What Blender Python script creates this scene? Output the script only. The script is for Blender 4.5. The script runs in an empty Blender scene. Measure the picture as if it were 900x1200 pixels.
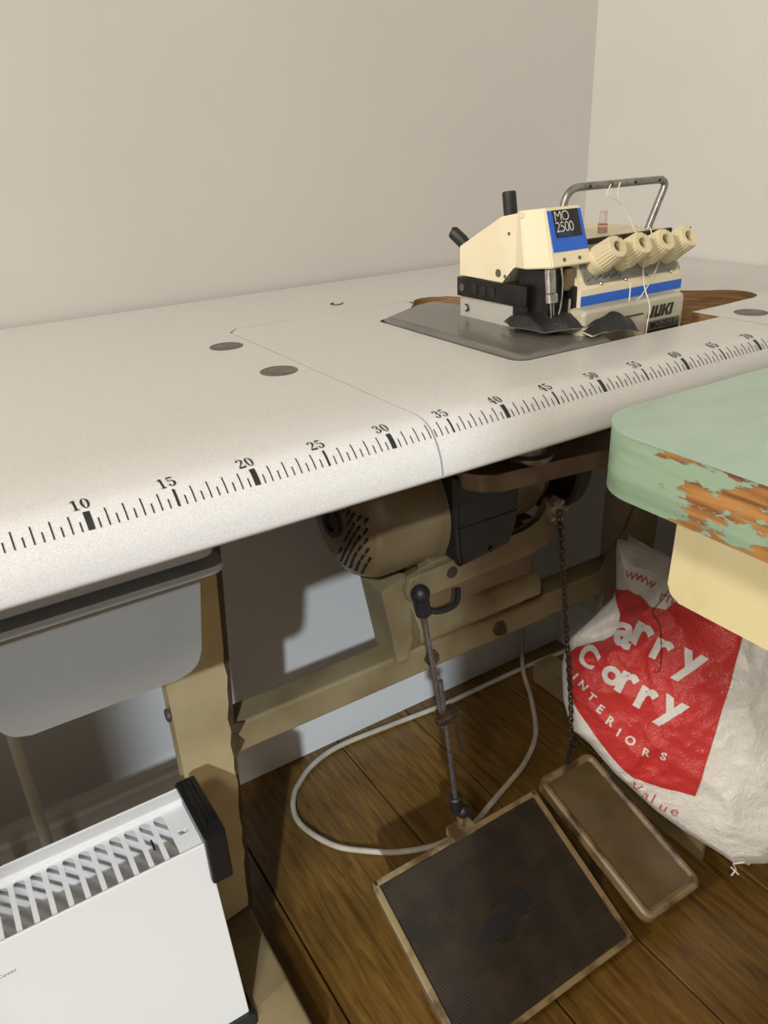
import bpy, bmesh, math, random
from mathutils import Vector, Matrix, noise
random.seed(4)
S = bpy.context.scene
COL = S.collection
R = math.radians

# ------------------------------------------------------------------ materials
def mat(name, col, rough=.5, metal=0.0, var=0.0, vscale=20, bump=0.0, bscale=80, coat=0.0, stretch=None, col2=None, lo=.35, hi=.65, spec=.5, trans=0.0, detail=4):
    m = bpy.data.materials.new(name); m.use_nodes = True
    nt = m.node_tree; N = nt.nodes; L = nt.links
    b = N['Principled BSDF']
    b.inputs['Roughness'].default_value = rough
    b.inputs['Metallic'].default_value = metal
    b.inputs['Specular IOR Level'].default_value = spec
    b.inputs['Coat Weight'].default_value = coat
    b.inputs['Transmission Weight'].default_value = trans
    c1 = tuple(col) + (1,)
    b.inputs['Base Color'].default_value = c1
    tc = N.new('ShaderNodeTexCoord'); mp = N.new('ShaderNodeMapping')
    L.new(tc.outputs['Object'], mp.inputs['Vector'])
    if stretch: mp.inputs['Scale'].default_value = stretch
    if var > 0 or col2:
        n = N.new('ShaderNodeTexNoise'); n.inputs['Scale'].default_value = vscale; n.inputs['Detail'].default_value = detail
        L.new(mp.outputs['Vector'], n.inputs['Vector'])
        cr = N.new('ShaderNodeValToRGB')
        cr.color_ramp.elements[0].position = lo; cr.color_ramp.elements[1].position = hi
        c2 = tuple(col2) if col2 else tuple(max(0, x * (1 - var)) for x in col)
        cr.color_ramp.elements[0].color = c2 + (1,); cr.color_ramp.elements[1].color = c1
        L.new(n.outputs['Fac'], cr.inputs['Fac']); L.new(cr.outputs['Color'], b.inputs['Base Color'])
    if bump > 0:
        n2 = N.new('ShaderNodeTexNoise'); n2.inputs['Scale'].default_value = bscale; n2.inputs['Detail'].default_value = 5
        L.new(mp.outputs['Vector'], n2.inputs['Vector'])
        bp = N.new('ShaderNodeBump'); bp.inputs['Strength'].default_value = bump; bp.inputs['Distance'].default_value = .003
        L.new(n2.outputs['Fac'], bp.inputs['Height']); L.new(bp.outputs['Normal'], b.inputs['Normal'])
    return m

M = {}
M['wall'] = mat('wall_paint', (.595, .585, .56), .55, var=.05, vscale=3, bump=.12, bscale=45)
M['skirt'] = mat('skirting_gloss', (.72, .71, .68), .35, var=.06, vscale=8)
M['laminate'] = mat('speckled_grey_laminate', (.635, .615, .592), .3, col2=(.50, .485, .465), vscale=1100, lo=.3, hi=.7, detail=2)
M['ply'] = mat('plywood_edge', (.33, .19, .08), .6, col2=(.19, .10, .04), vscale=30, stretch=(1, 1, 14))
M['ink'] = mat('black_ink', (.012, .011, .011), .5)
M['disc'] = mat('dull_metal_plug', (.20, .175, .14), .45, metal=.5, var=.4, vscale=120)
M['tray'] = mat('grey_plastic_tray', (.27, .262, .245), .42, var=.06, vscale=12)
M['cream_sheet'] = mat('aged_cream_enamel', (.50, .40, .22), .45, col2=(.36, .27, .13), vscale=9, lo=.25, hi=.6)
M['olive_sheet'] = mat('aged_olive_enamel', (.24, .185, .095), .42, col2=(.15, .105, .048), vscale=14, lo=.3, hi=.62)
M['stretch'] = mat('aged_khaki_enamel', (.27, .215, .115), .42, col2=(.18, .13, .06), vscale=12, lo=.3, hi=.62)
M['rust'] = mat('dark_rusty_metal', (.085, .05, .025), .6, col2=(.04, .025, .014), vscale=60)
M['black'] = mat('black_rubber', (.012, .012, .013), .5, bump=.1, bscale=200)
M['blackgloss'] = mat('black_plastic', (.010, .010, .011), .28)
M['dark'] = mat('oily_dark_metal', (.035, .032, .03), .38, metal=.6, var=.5, vscale=80)
M['chrome'] = mat('worn_chrome', (.62, .60, .57), .22, metal=1, var=.3, vscale=90)
M['steel'] = mat('dull_steel', (.33, .32, .30), .38, metal=.85, var=.35, vscale=140)
M['motor'] = mat('stained_motor_casing', (.20, .15, .078), .36, col2=(.12, .072, .032), vscale=9, lo=.36, hi=.58, coat=.2)
M['copper'] = mat('brown_painted_pan', (.28, .20, .13), .35, metal=.3, var=.4, vscale=22)
M['cream'] = mat('cream_machine_enamel', (.84, .76, .56), .3, col2=(.78, .69, .49), vscale=14)
M['beige'] = mat('beige_grey_casting', (.50, .47, .37), .35, col2=(.43, .40, .31), vscale=18)
M['lightgrey'] = mat('pale_grey_casting', (.45, .44, .40), .35)
M['panelgrey'] = mat('grey_panel', (.27, .265, .25), .4, var=.3, vscale=60, metal=.2)
M['blue'] = mat('blue_label', (.018, .12, .62), .4)
M['white'] = mat('white_print', (.80, .78, .72), .5)
M['bluetext'] = mat('blue_print', (.03, .09, .25), .5)
M['plate'] = mat('grey_cloth_plate', (.165, .16, .148), .22, var=.14, vscale=16, metal=.15)
M['knob'] = mat('cream_plastic_knob', (.72, .62, .40), .38, var=.12, vscale=60)
M['leather'] = mat('black_leather', (.012, .012, .014), .4, bump=.3, bscale=420)
M['hide'] = mat('raw_cream_hide', (.62, .53, .36), .8, bump=.3, bscale=300)
M['thread'] = mat('off_white_thread', (.75, .71, .63), .8)
M['vial'] = mat('clear_plastic', (.9, .85, .82), .15, trans=.75)
M['red'] = mat('red_band', (.55, .06, .04), .4)
M['heater'] = mat('white_heater_enamel', (.82, .81, .79), .35)
M['heatin'] = mat('heater_inner_steel', (.42, .45, .50), .4, metal=.15)
M['cable'] = mat('grey_white_cable', (.50, .44, .34), .5, var=.25, vscale=30)
M['pipe'] = mat('cream_gloss_pipe', (.74, .70, .58), .25)
M['floorgap'] = mat('dark_gap', (.02, .012, .006), .9)
M['pedal'] = mat('worn_olive_pedal', (.135, .092, .038), .36, col2=(.085, .055, .022), vscale=18, lo=.3, hi=.65, coat=.15)
M['pedalrim'] = mat('worn_pedal_rim', (.24, .175, .085), .4, col2=(.075, .042, .02), vscale=26, lo=.36, hi=.52)
M['rubbermat'] = mat('ribbed_brown_rubber', (.040, .028, .016), .55, col2=(.020, .015, .010), vscale=24)
M['chain'] = mat('rusty_chain', (.14, .10, .065), .42, metal=.7, var=.5, vscale=200)
M['greentop'] = mat('mint_laminate', (.37, .49, .40), .3, col2=(.335, .455, .37), vscale=26, stretch=(1, 1.5, 1))
M['butter'] = mat('butter_yellow_enamel', (.83, .73, .42), .38, col2=(.78, .67, .36), vscale=20, lo=.3, hi=.45)
M['bagred'] = mat('red_print', (.64, .050, .048), .34, bump=.2, bscale=70)
M['bagtext'] = mat('bag_white_print', (.80, .78, .74), .4)
M['bagpink'] = mat('thin_red_print', (.60, .16, .13), .5)

def mat_bag(name, col):
    m = mat(name, col, .33)
    nt = m.node_tree; N = nt.nodes; L = nt.links; b = N['Principled BSDF']
    tc = N.new('ShaderNodeTexCoord')
    v = N.new('ShaderNodeTexVoronoi'); v.feature = 'DISTANCE_TO_EDGE'; v.inputs['Scale'].default_value = 22
    n = N.new('ShaderNodeTexNoise'); n.inputs['Scale'].default_value = 30; n.inputs['Detail'].default_value = 3
    mx = N.new('ShaderNodeMix'); mx.data_type = 'VECTOR'; mx.inputs[0].default_value = .12
    L.new(tc.outputs['Object'], mx.inputs[4]); L.new(n.outputs['Color'], mx.inputs[5]); L.new(mx.outputs[1], v.inputs['Vector'])
    bp = N.new('ShaderNodeBump'); bp.inputs['Strength'].default_value = .3; bp.inputs['Distance'].default_value = .008
    L.new(v.outputs['Distance'], bp.inputs['Height']); L.new(bp.outputs['Normal'], b.inputs['Normal'])
    return m
M['bag'] = mat_bag('white_bag_film', (.86, .84, .80)); M['bagred'] = mat_bag('red_print', (.64, .045, .043)); M['bagtext'] = mat_bag('bag_white_print', (.82, .80, .76))

def mat_planks():
    m = bpy.data.materials.new('oiled_floorboards'); m.use_nodes = True
    nt = m.node_tree; N = nt.nodes; L = nt.links; b = N['Principled BSDF']
    b.inputs['Roughness'].default_value = .34
    geo = N.new('ShaderNodeNewGeometry'); tc = N.new('ShaderNodeTexCoord'); mp = N.new('ShaderNodeMapping')
    mp.inputs['Scale'].default_value = (1, .09, 1); L.new(tc.outputs['Object'], mp.inputs['Vector'])
    n = N.new('ShaderNodeTexNoise'); n.inputs['Scale'].default_value = 120; n.inputs['Detail'].default_value = 7; n.inputs['Roughness'].default_value = .65
    n.inputs['Distortion'].default_value = .6; L.new(mp.outputs['Vector'], n.inputs['Vector'])
    n2 = N.new('ShaderNodeTexNoise'); n2.inputs['Scale'].default_value = 5; n2.inputs['Detail'].default_value = 4; L.new(tc.outputs['Object'], n2.inputs['Vector'])
    cr = N.new('ShaderNodeValToRGB'); e = cr.color_ramp.elements
    e[0].position = .3; e[0].color = (.075, .034, .007, 1); e[1].position = .68; e[1].color = (.22, .122, .026, 1)
    L.new(n.outputs['Fac'], cr.inputs['Fac'])
    cr2 = N.new('ShaderNodeValToRGB'); e = cr2.color_ramp.elements
    e[0].position = .3; e[0].color = (.62, .6, .58, 1); e[1].position = .65; e[1].color = (1, 1, 1, 1)
    L.new(n2.outputs['Fac'], cr2.inputs['Fac'])
    mx = N.new('ShaderNodeMix'); mx.data_type = 'RGBA'; mx.blend_type = 'MULTIPLY'; mx.inputs[0].default_value = 1
    L.new(cr.outputs['Color'], mx.inputs[6]); L.new(cr2.outputs['Color'], mx.inputs[7])
    hs = N.new('ShaderNodeHueSaturation'); mr = N.new('ShaderNodeMapRange'); mr.inputs[3].default_value = .85; mr.inputs[4].default_value = 1.15
    L.new(geo.outputs['Random Per Island'], mr.inputs[0]); L.new(mr.outputs[0], hs.inputs['Value']); L.new(mx.outputs[2], hs.inputs['Color'])
    L.new(hs.outputs['Color'], b.inputs['Base Color'])
    bp = N.new('ShaderNodeBump'); bp.inputs['Strength'].default_value = .2; bp.inputs['Distance'].default_value = .002
    L.new(n.outputs['Fac'], bp.inputs['Height']); L.new(bp.outputs['Normal'], b.inputs['Normal'])
    return m
M['planks'] = mat_planks()

def mat_chipped():
    m = bpy.data.materials.new('chipped_mint_paint'); m.use_nodes = True
    nt = m.node_tree; N = nt.nodes; L = nt.links; b = N['Principled BSDF']; b.inputs['Roughness'].default_value = .5
    tc = N.new('ShaderNodeTexCoord')
    mp = N.new('ShaderNodeMapping'); mp.inputs['Scale'].default_value = (1, .8, 2.2); L.new(tc.outputs['Object'], mp.inputs['Vector'])
    n = N.new('ShaderNodeTexNoise'); n.inputs['Scale'].default_value = 24; n.inputs['Detail'].default_value = 9; n.inputs['Roughness'].default_value = .62
    L.new(mp.outputs['Vector'], n.inputs['Vector'])
    sep = N.new('ShaderNodeSeparateXYZ'); L.new(tc.outputs['Object'], sep.inputs[0])
    # paint is rubbed away along the straight side, kept on the rounded corner (object space: y measured from the corner)
    mr = N.new('ShaderNodeMapRange'); mr.inputs[1].default_value = -.045; mr.inputs[2].default_value = -.10; mr.inputs[3].default_value = -.22; mr.inputs[4].default_value = .025
    L.new(sep.outputs['Y'], mr.inputs[0])
    ad = N.new('ShaderNodeMath'); L.new(n.outputs['Fac'], ad.inputs[0]); L.new(mr.outputs[0], ad.inputs[1])
    cr = N.new('ShaderNodeValToRGB'); e = cr.color_ramp.elements; e[0].position = .49; e[0].color = (0, 0, 0, 1); e[1].position = .515; e[1].color = (1, 1, 1, 1)
    L.new(ad.outputs[0], cr.inputs['Fac'])
    mg = N.new('ShaderNodeMapping'); mg.inputs['Scale'].default_value = (1, .06, 1); L.new(tc.outputs['Object'], mg.inputs['Vector'])
    g = N.new('ShaderNodeTexNoise'); g.inputs['Scale'].default_value = 190; g.inputs['Detail'].default_value = 4; L.new(mg.outputs['Vector'], g.inputs['Vector'])
    gr = N.new('ShaderNodeValToRGB'); e = gr.color_ramp.elements; e[0].position = .35; e[0].color = (.16, .06, .018, 1); e[1].position = .65; e[1].color = (.50, .24, .07, 1)
    L.new(g.outputs['Fac'], gr.inputs['Fac'])
    p = N.new('ShaderNodeTexNoise'); p.inputs['Scale'].default_value = 70; L.new(mg.outputs['Vector'], p.inputs['Vector'])
    pr = N.new('ShaderNodeValToRGB'); e = pr.color_ramp.elements; e[0].position = .3; e[0].color = (.20, .30, .20, 1); e[1].position = .6; e[1].color = (.30, .42, .30, 1)
    L.new(p.outputs['Fac'], pr.inputs['Fac'])
    mx = N.new('ShaderNodeMix'); mx.data_type = 'RGBA'
    L.new(cr.outputs['Color'], mx.inputs[0]); L.new(pr.outputs['Color'], mx.inputs[6]); L.new(gr.outputs['Color'], mx.inputs[7])
    L.new(mx.outputs[2], b.inputs['Base Color'])
    bp = N.new('ShaderNodeBump'); bp.inputs['Strength'].default_value = .5; bp.inputs['Distance'].default_value = .0015; bp.invert = True
    L.new(cr.outputs['Color'], bp.inputs['Height']); L.new(bp.outputs['Normal'], b.inputs['Normal'])
    return m
M['chipped'] = mat_chipped()

# ------------------------------------------------------------------ mesh helpers
def new(): return bmesh.new()

def obj(name, bm, m, parent=None, smooth=False, loc=None):
    me = bpy.data.meshes.new(name)
    bmesh.ops.recalc_face_normals(bm, faces=bm.faces[:])
    bm.to_mesh(me); bm.free()
    ms = m if isinstance(m, (list, tuple)) else [m]
    for x in ms: me.materials.append(x)
    o = bpy.data.objects.new(name, me); COL.objects.link(o)
    if parent: o.parent = parent
    if loc: o.location = loc
    if smooth:
        smooth_by_angle(me)
        wn = o.modifiers.new('weighted', 'WEIGHTED_NORMAL'); wn.keep_sharp = True
    return o

def smooth_by_angle(me, ang=R(38)):
    bm = bmesh.new(); bm.from_mesh(me)
    for f in bm.faces: f.smooth = True
    for e in bm.edges:
        e.smooth = not (len(e.link_faces) == 2 and e.calc_face_angle(0) > ang)
    bm.to_mesh(me); bm.free()

def tag(o, label, cat, group=None):
    o['label'] = label; o['category'] = cat
    if group: o['group'] = group
    return o

def thing(name, label, cat, loc=(0, 0, 0), group=None):
    o = bpy.data.objects.new(name, None); COL.objects.link(o); o.location = loc; o.empty_display_size = .03
    return tag(o, label, cat, group)

def kid(name, bm, m, root, smooth=True):
    """world-space mesh parented to a thing placed at its base"""
    inv = None
    p = root; off = Vector()
    while p is not None:
        off += p.location; p = p.parent
    bmesh.ops.translate(bm, verts=bm.verts[:], vec=-off)
    return obj(name, bm, m, root, smooth)

def struct(name, bm, m, smooth=False):
    o = obj(name, bm, m, None, smooth); o['kind'] = 'structure'; return o

def box(bm, x0, x1, y0, y1, z0, z1, bev=0.0, seg=2):
    r = bmesh.ops.create_cube(bm, size=1)
    vs = r['verts']
    for v in vs:
        v.co = Vector(((x0 + x1) / 2 + v.co.x * (x1 - x0), (y0 + y1) / 2 + v.co.y * (y1 - y0), (z0 + z1) / 2 + v.co.z * (z1 - z0)))
    if bev:
        es = list({e for v in vs for e in v.link_edges})
        bmesh.ops.bevel(bm, geom=es, offset=bev, segments=seg, affect='EDGES', profile=.5)
    return bm

def rrect(x0, x1, y0, y1, r, n=6, corners=(1, 1, 1, 1)):
    """rounded rectangle, corners order: (x0,y0) (x1,y0) (x1,y1) (x0,y1)"""
    pts = []
    for k, (cx, cy, a0) in enumerate(((x0 + r, y0 + r, 180), (x1 - r, y0 + r, 270), (x1 - r, y1 - r, 0), (x0 + r, y1 - r, 90))):
        if corners[k]:
            for i in range(n + 1):
                a = R(a0 + 90 * i / n); pts.append((cx + r * math.cos(a), cy + r * math.sin(a)))
        else:
            pts.append(((x0, y0), (x1, y0), (x1, y1), (x0, y1))[k])
    return pts

def prism(bm, pts, fn, d0, d1, bev=0.0, seg=2):
    """pts: 2D polygon; fn(u, v, d) -> 3D; extruded from d0 to d1"""
    a = [bm.verts.new(fn(u, v, d0)) for u, v in pts]
    b = [bm.verts.new(fn(u, v, d1)) for u, v in pts]
    fa = bm.faces.new(a); fb = bm.faces.new(list(reversed(b)))
    n = len(pts)
    for i in range(n):
        bm.faces.new((a[i], b[i], b[(i + 1) % n], a[(i + 1) % n]))
    if bev:
        es = list(fa.edges) + list(fb.edges)
        bmesh.ops.bevel(bm, geom=es, offset=bev, segments=seg, affect='EDGES', profile=.5)
    return bm
XY = lambda u, v, d: (u, v, d)
XZ = lambda u, v, d: (u, d, v)
YZ = lambda u, v, d: (d, u, v)

def catmull(pts, n=8):
    P = [Vector(p) for p in pts]; out = []
    for i in range(len(P) - 1):
        p0 = P[max(i - 1, 0)]; p1 = P[i]; p2 = P[i + 1]; p3 = P[min(i + 2, len(P) - 1)]
        for k in range(n):
            t = k / n
            out.append(.5 * ((2 * p1) + (p2 - p0) * t + (2 * p0 - 5 * p1 + 4 * p2 - p3) * t * t + (3 * p1 - p0 - 3 * p2 + p3) * t ** 3))
    out.append(P[-1]); return out

def tube(bm, pts, r, seg=10, caps=True):
    P = [Vector(p) for p in pts]; rings = []
    t0 = (P[1] - P[0]).normalized()
    up = Vector((0, 0, 1)) if abs(t0.z) < .9 else Vector((1, 0, 0))
    nrm = t0.cross(up).normalized()
    for i, p in enumerate(P):
        t = (P[min(i + 1, len(P) - 1)] - P[max(i - 1, 0)]).normalized()
        nrm = (nrm - t * nrm.dot(t)).normalized(); bi = t.cross(nrm)
        rr = r[i] if isinstance(r, (list, tuple)) else r
        rings.append([bm.verts.new(p + nrm * rr * math.cos(2 * math.pi * k / seg) + bi * rr * math.sin(2 * math.pi * k / seg)) for k in range(seg)])
    for a, b in zip(rings, rings[1:]):
        for k in range(seg):
            bm.faces.new((a[k], a[(k + 1) % seg], b[(k + 1) % seg], b[k]))
    if caps:
        bm.faces.new(list(reversed(rings[0]))); bm.faces.new(rings[-1])
    return bm

def lathe(bm, prof, origin, axis, seg=32, knurl=None):
    """prof: list of (distance along axis, radius); knurl: (i0, i1, depth) ridges on these profile rows"""
    ax = Vector(axis).normalized(); up = Vector((0, 0, 1)) if abs(ax.z) < .9 else Vector((1, 0, 0))
    e1 = ax.cross(up).normalized(); e2 = ax.cross(e1); o = Vector(origin); rings = []
    for i, (d, r) in enumerate(prof):
        ring = []
        for k in range(seg):
            rr = r
            if knurl and knurl[0] <= i <= knurl[1] and k % 2: rr = r - knurl[2]
            a = 2 * math.pi * k / seg
            ring.append(bm.verts.new(o + ax * d + e1 * rr * math.cos(a) + e2 * rr * math.sin(a)))
        rings.append(ring)
    for a, b in zip(rings, rings[1:]):
        for k in range(seg):
            bm.faces.new((a[k], a[(k + 1) % seg], b[(k + 1) % seg], b[k]))
    bm.faces.new(list(reversed(rings[0]))); bm.faces.new(rings[-1])
    return bm

def cyl(bm, p0, p1, r, seg=20, bev=0.0):
    d = (Vector(p1) - Vector(p0)); L = d.length
    pr = [(0, r), (L, r)] if not bev else [(0, r - bev), (bev, r), (L - bev, r), (L, r - bev)]
    return lathe(bm, pr, p0, d, seg)

def fill2d(loops, z0, z1):
    """flat plate with holes; returns bmesh (built through a 2D curve)"""
    cu = bpy.data.curves.new('t', 'CURVE'); cu.dimensions = '2D'; cu.fill_mode = 'BOTH'; cu.extrude = (z1 - z0) / 2
    for lp in loops:
        s = cu.splines.new('POLY'); s.points.add(len(lp) - 1)
        for p, (x, y) in zip(s.points, lp): p.co = (x, y, 0, 1)
        s.use_cyclic_u = True
    o = bpy.data.objects.new('t', cu); COL.objects.link(o)
    dg = bpy.context.evaluated_depsgraph_get(); me = o.evaluated_get(dg).to_mesh()
    bm = bmesh.new(); bm.from_mesh(me)
    o.evaluated_get(dg).to_mesh_clear(); bpy.data.objects.remove(o); bpy.data.curves.remove(cu)
    bmesh.ops.translate(bm, verts=bm.verts[:], vec=(0, 0, (z0 + z1) / 2))
    bmesh.ops.remove_doubles(bm, verts=bm.verts[:], dist=1e-6)
    return bm

def text2d(body, size, offset=0.0, shear=0.0, xs=1.0, align='CENTER', spacing=1.0):
    """flat filled lettering as (verts2d, faces)"""
    cu = bpy.data.curves.new('t', 'FONT'); cu.body = body; cu.size = size; cu.offset = offset; cu.shear = shear
    cu.align_x = align; cu.align_y = 'CENTER'; cu.resolution_u = 4; cu.space_character = spacing; cu.fill_mode = 'FRONT'
    o = bpy.data.objects.new('t', cu); COL.objects.link(o)
    dg = bpy.context.evaluated_depsgraph_get(); me = o.evaluated_get(dg).to_mesh()
    V = [(v.co.x * xs, v.co.y) for v in me.vertices]; F = [tuple(p.vertices) for p in me.polygons]
    o.evaluated_get(dg).to_mesh_clear(); bpy.data.objects.remove(o); bpy.data.curves.remove(cu)
    return V, F

def put(bm, V, F, fn):
    vs = [bm.verts.new(fn(x, y)) for x, y in V]
    for f in F:
        try: bm.faces.new([vs[i] for i in f])
        except ValueError: pass
    return bm

def thicken(bm, d):
    bmesh.ops.remove_doubles(bm, verts=bm.verts[:], dist=1e-7)
    bmesh.ops.recalc_face_normals(bm, faces=bm.faces[:])
    bmesh.ops.solidify(bm, geom=bm.faces[:], thickness=d)

# ------------------------------------------------------------------ setting
WY, WX = .585, 1.062
bm = new(); box(bm, -1.6, 1.25, WY, WY + .12, -.02, 2.72); struct('wall_back', bm, M['wall'])
bm = new(); box(bm, WX, WX + .12, -2.2, WY, -.02, 2.72); struct('wall_right', bm, M['wall'])
edges = [-1.6, -1.41, -1.2, -.99, -.79, -.57, -.36, -.15, .062, .28, .508, .655, .86, 1.062]
bm = new()
for a, b in zip(edges, edges[1:]):
    box(bm, a + .0012, b - .0012, -2.2, WY, -.024, 0, .0012, 1)
fl = struct('floor', bm, [M['planks'], M['floorgap']])
bm = bmesh.new(); bm.from_mesh(fl.data)
box(bm, -1.6, 1.062, -2.2, WY, -.03, -.006)
for f in list(bm.faces)[-6:]: f.material_index = 1
bm.to_mesh(fl.data); bm.free()
def skirting(name, fn, l0, l1):
    bm = new()
    prof = [(0, 0), (.018, 0), (.018, .078), (.0125, .083), (.0125, .094), (.009, .102), (.004, .106), (0, .106)]
    prism(bm, prof, fn, l0, l1); struct(name, bm, M['skirt'])
skirting('baseboard_back', lambda u, v, d: (d, WY - u, v), -1.6, WX)
skirting('baseboard_right', lambda u, v, d: (WX - u, d, v), -2.2, WY - .018)

# unseen window side behind the photographer, opening shaped to limit the sun
wx0, wx1, wz0, wz1 = -1.705, -1.03, .95, 2.55
bm = fill2d([[(-3.2, -.02), (1.18, -.02), (1.18, 2.72), (-3.2, 2.72)], [(wx0, wz0), (wx1, wz0), (wx1, wz1), (wx0, wz1)]], 2.2, 2.3)
for v in bm.verts: v.co = (v.co.x, -v.co.z, v.co.y)
struct('wall_front', bm, M['wall'])
bm = new(); box(bm, -3.2, 1.18, -2.3, .70, 2.72, 2.80); struct('ceiling', bm, M['wall'])  # unseen ceiling, added to stop sun passing over the front wall
bm = new()
for a in ((wx0, wx0 + .03, wz0, wz1), (wx1 - .03, wx1, wz0, wz1), (wx0, wx1, wz0, wz0 + .03), (wx0, wx1, wz1 - .03, wz1)): box(bm, a[0], a[1], -2.30, -2.25, a[2], a[3], .004)
struct('window_1', bm, M['skirt'])

# ------------------------------------------------------------------ sewing table
T = .795
tb = thing('sewing_table', 'long grey speckled industrial sewing table with a ruler printed along its rounded front edge', 'table', (.52, .3, 0))
NOSE = [(.028, .795), (.020, .7943), (.013, .7925), (.007, .7890), (.002, .7838), (-.002, .7775), (-.005, .7705), (-.0068, .7630), (-.0072, .7575), (-.0050, .7550)]
NOSE = [(p.x, p.y) for p in catmull([(y, z, 0) for y, z in NOSE], 4)]
seglen = [0]
for p, q in zip(NOSE, NOSE[1:]): seglen.append(seglen[-1] + math.dist(p, q))
def nose(s, off=0.0):
    s = max(0, min(s, seglen[-1] - 1e-6))
    for i in range(len(NOSE) - 1):
        if s <= seglen[i + 1]:
            t = (s - seglen[i]) / (seglen[i + 1] - seglen[i])
            y = NOSE[i][0] * (1 - t) + NOSE[i + 1][0] * t; z = NOSE[i][1] * (1 - t) + NOSE[i + 1][1] * t
            dy = NOSE[i + 1][0] - NOSE[i][0]; dz = NOSE[i + 1][1] - NOSE[i][1]; l = math.hypot(dy, dz)
            return y + dz / l * off, z - dy / l * off
def nose_piece(bm, x0, x1):
    pts = list(NOSE) + [(.028, .755)]
    prism(bm, pts, YZ, x0, x1)
def arc(cx, cy, r, a0, a1, n=8): return [(cx + r * math.cos(R(a0 + (a1 - a0) * i / n)), cy + r * math.sin(R(a0 + (a1 - a0) * i / n))) for i in range(n + 1)]
XL, XR = -.95, WX - .004  # left end lengthened out of view to keep side light off the wall below
# cutout boundary shared by both boards
recess = [(.748, .117), (.800, .117), (.835, .119)] + arc(.853, .150, .031, -80, 75, 8) + [(.80, .243), (.70, .245), (.66, .30), (.62, .375)] + arc(.592, .362, .026, 40, 150, 6)
main = [(XL, .028), (.3322, .028), (.3322, .372), (.345, .3865), (.560, .3865)] + list(reversed(recess)) + [(.7490, .028), (XR, .028), (XR, .577), (XL, .577)]
bm = fill2d([main], T - .04, T)
nose_piece(bm, XL, .3322); nose_piece(bm, .7490, XR)
for f in bm.faces:
    c = f.calc_center_median()
    if .55 < c.x < .92 and .03 < c.y < .4 and abs(f.normal.z) < .5 or f.normal.z < -.9: f.material_index = 1
kid('tabletop', bm, [M['laminate'], M['ply']], tb)
ins = [(.3341, .028), (.7478, .028), (.7478, .082), (.500, .082)] + arc(.4925, .0955, .0135, 270, 180, 5) + [(.479, .300)] + arc(.4905, .303, .0115, 180, 90, 4) + [(.545, .345), (.560, .362), (.566, .3853), (.346, .3853), (.3341, .371)]
bm = fill2d([ins], T - .04, T)
nose_piece(bm, .3341, .7478)
for f in bm.faces:
    c = f.calc_center_median()
    if (c.x > .47 and .07 < c.y < .36 and abs(f.normal.z) < .5) or f.normal.z < -.9: f.material_index = 1
kid('insert_board', bm, [M['laminate'], M['ply']], tb)
# printed ruler ------------------------------------------------------
S0 = .0295                                  # arc length where the ticks end
def strip(bm, x0, x1, s0, s1, n=6, off=.0003):
    rows = []
    for i in range(n + 1):
        y, z = nose(s0 + (s1 - s0) * i / n, off); rows.append((bm.verts.new((x0, y, z)), bm.verts.new((x1, y, z))))
    for a, b in zip(rows, rows[1:]): bm.faces.new((a[0], a[1], b[1], b[0]))
def ell(cx, cy, ax, ay, bx, by, n=20):
    V = []; F = []
    for i in range(n):
        a = 2 * math.pi * i / n; V += [(cx + ax * math.cos(a), cy + ay * math.sin(a)), (cx + bx * math.cos(a), cy + by * math.sin(a))]
    for i in range(n):
        j = (i + 1) % n; F.append((2 * i, 2 * j, 2 * j + 1, 2 * i + 1))
    return V, F
def stroke(pts):
    P = catmull([(x, y, w) for x, y, w in pts], 5) if len(pts) > 2 else [Vector(p) for p in pts]
    V = []; F = []
    for i, p in enumerate(P):
        t = (P[min(i + 1, len(P) - 1)] - P[max(i - 1, 0)]); l = math.hypot(t.x, t.y) or 1
        nx, ny = -t.y / l, t.x / l
        V += [(p.x + nx * p.z / 2, p.y + ny * p.z / 2), (p.x - nx * p.z / 2, p.y - ny * p.z / 2)]
    for i in range(len(P) - 1): F.append((2 * i, 2 * i + 1, 2 * i + 3, 2 * i + 2))
    return V, F
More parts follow.
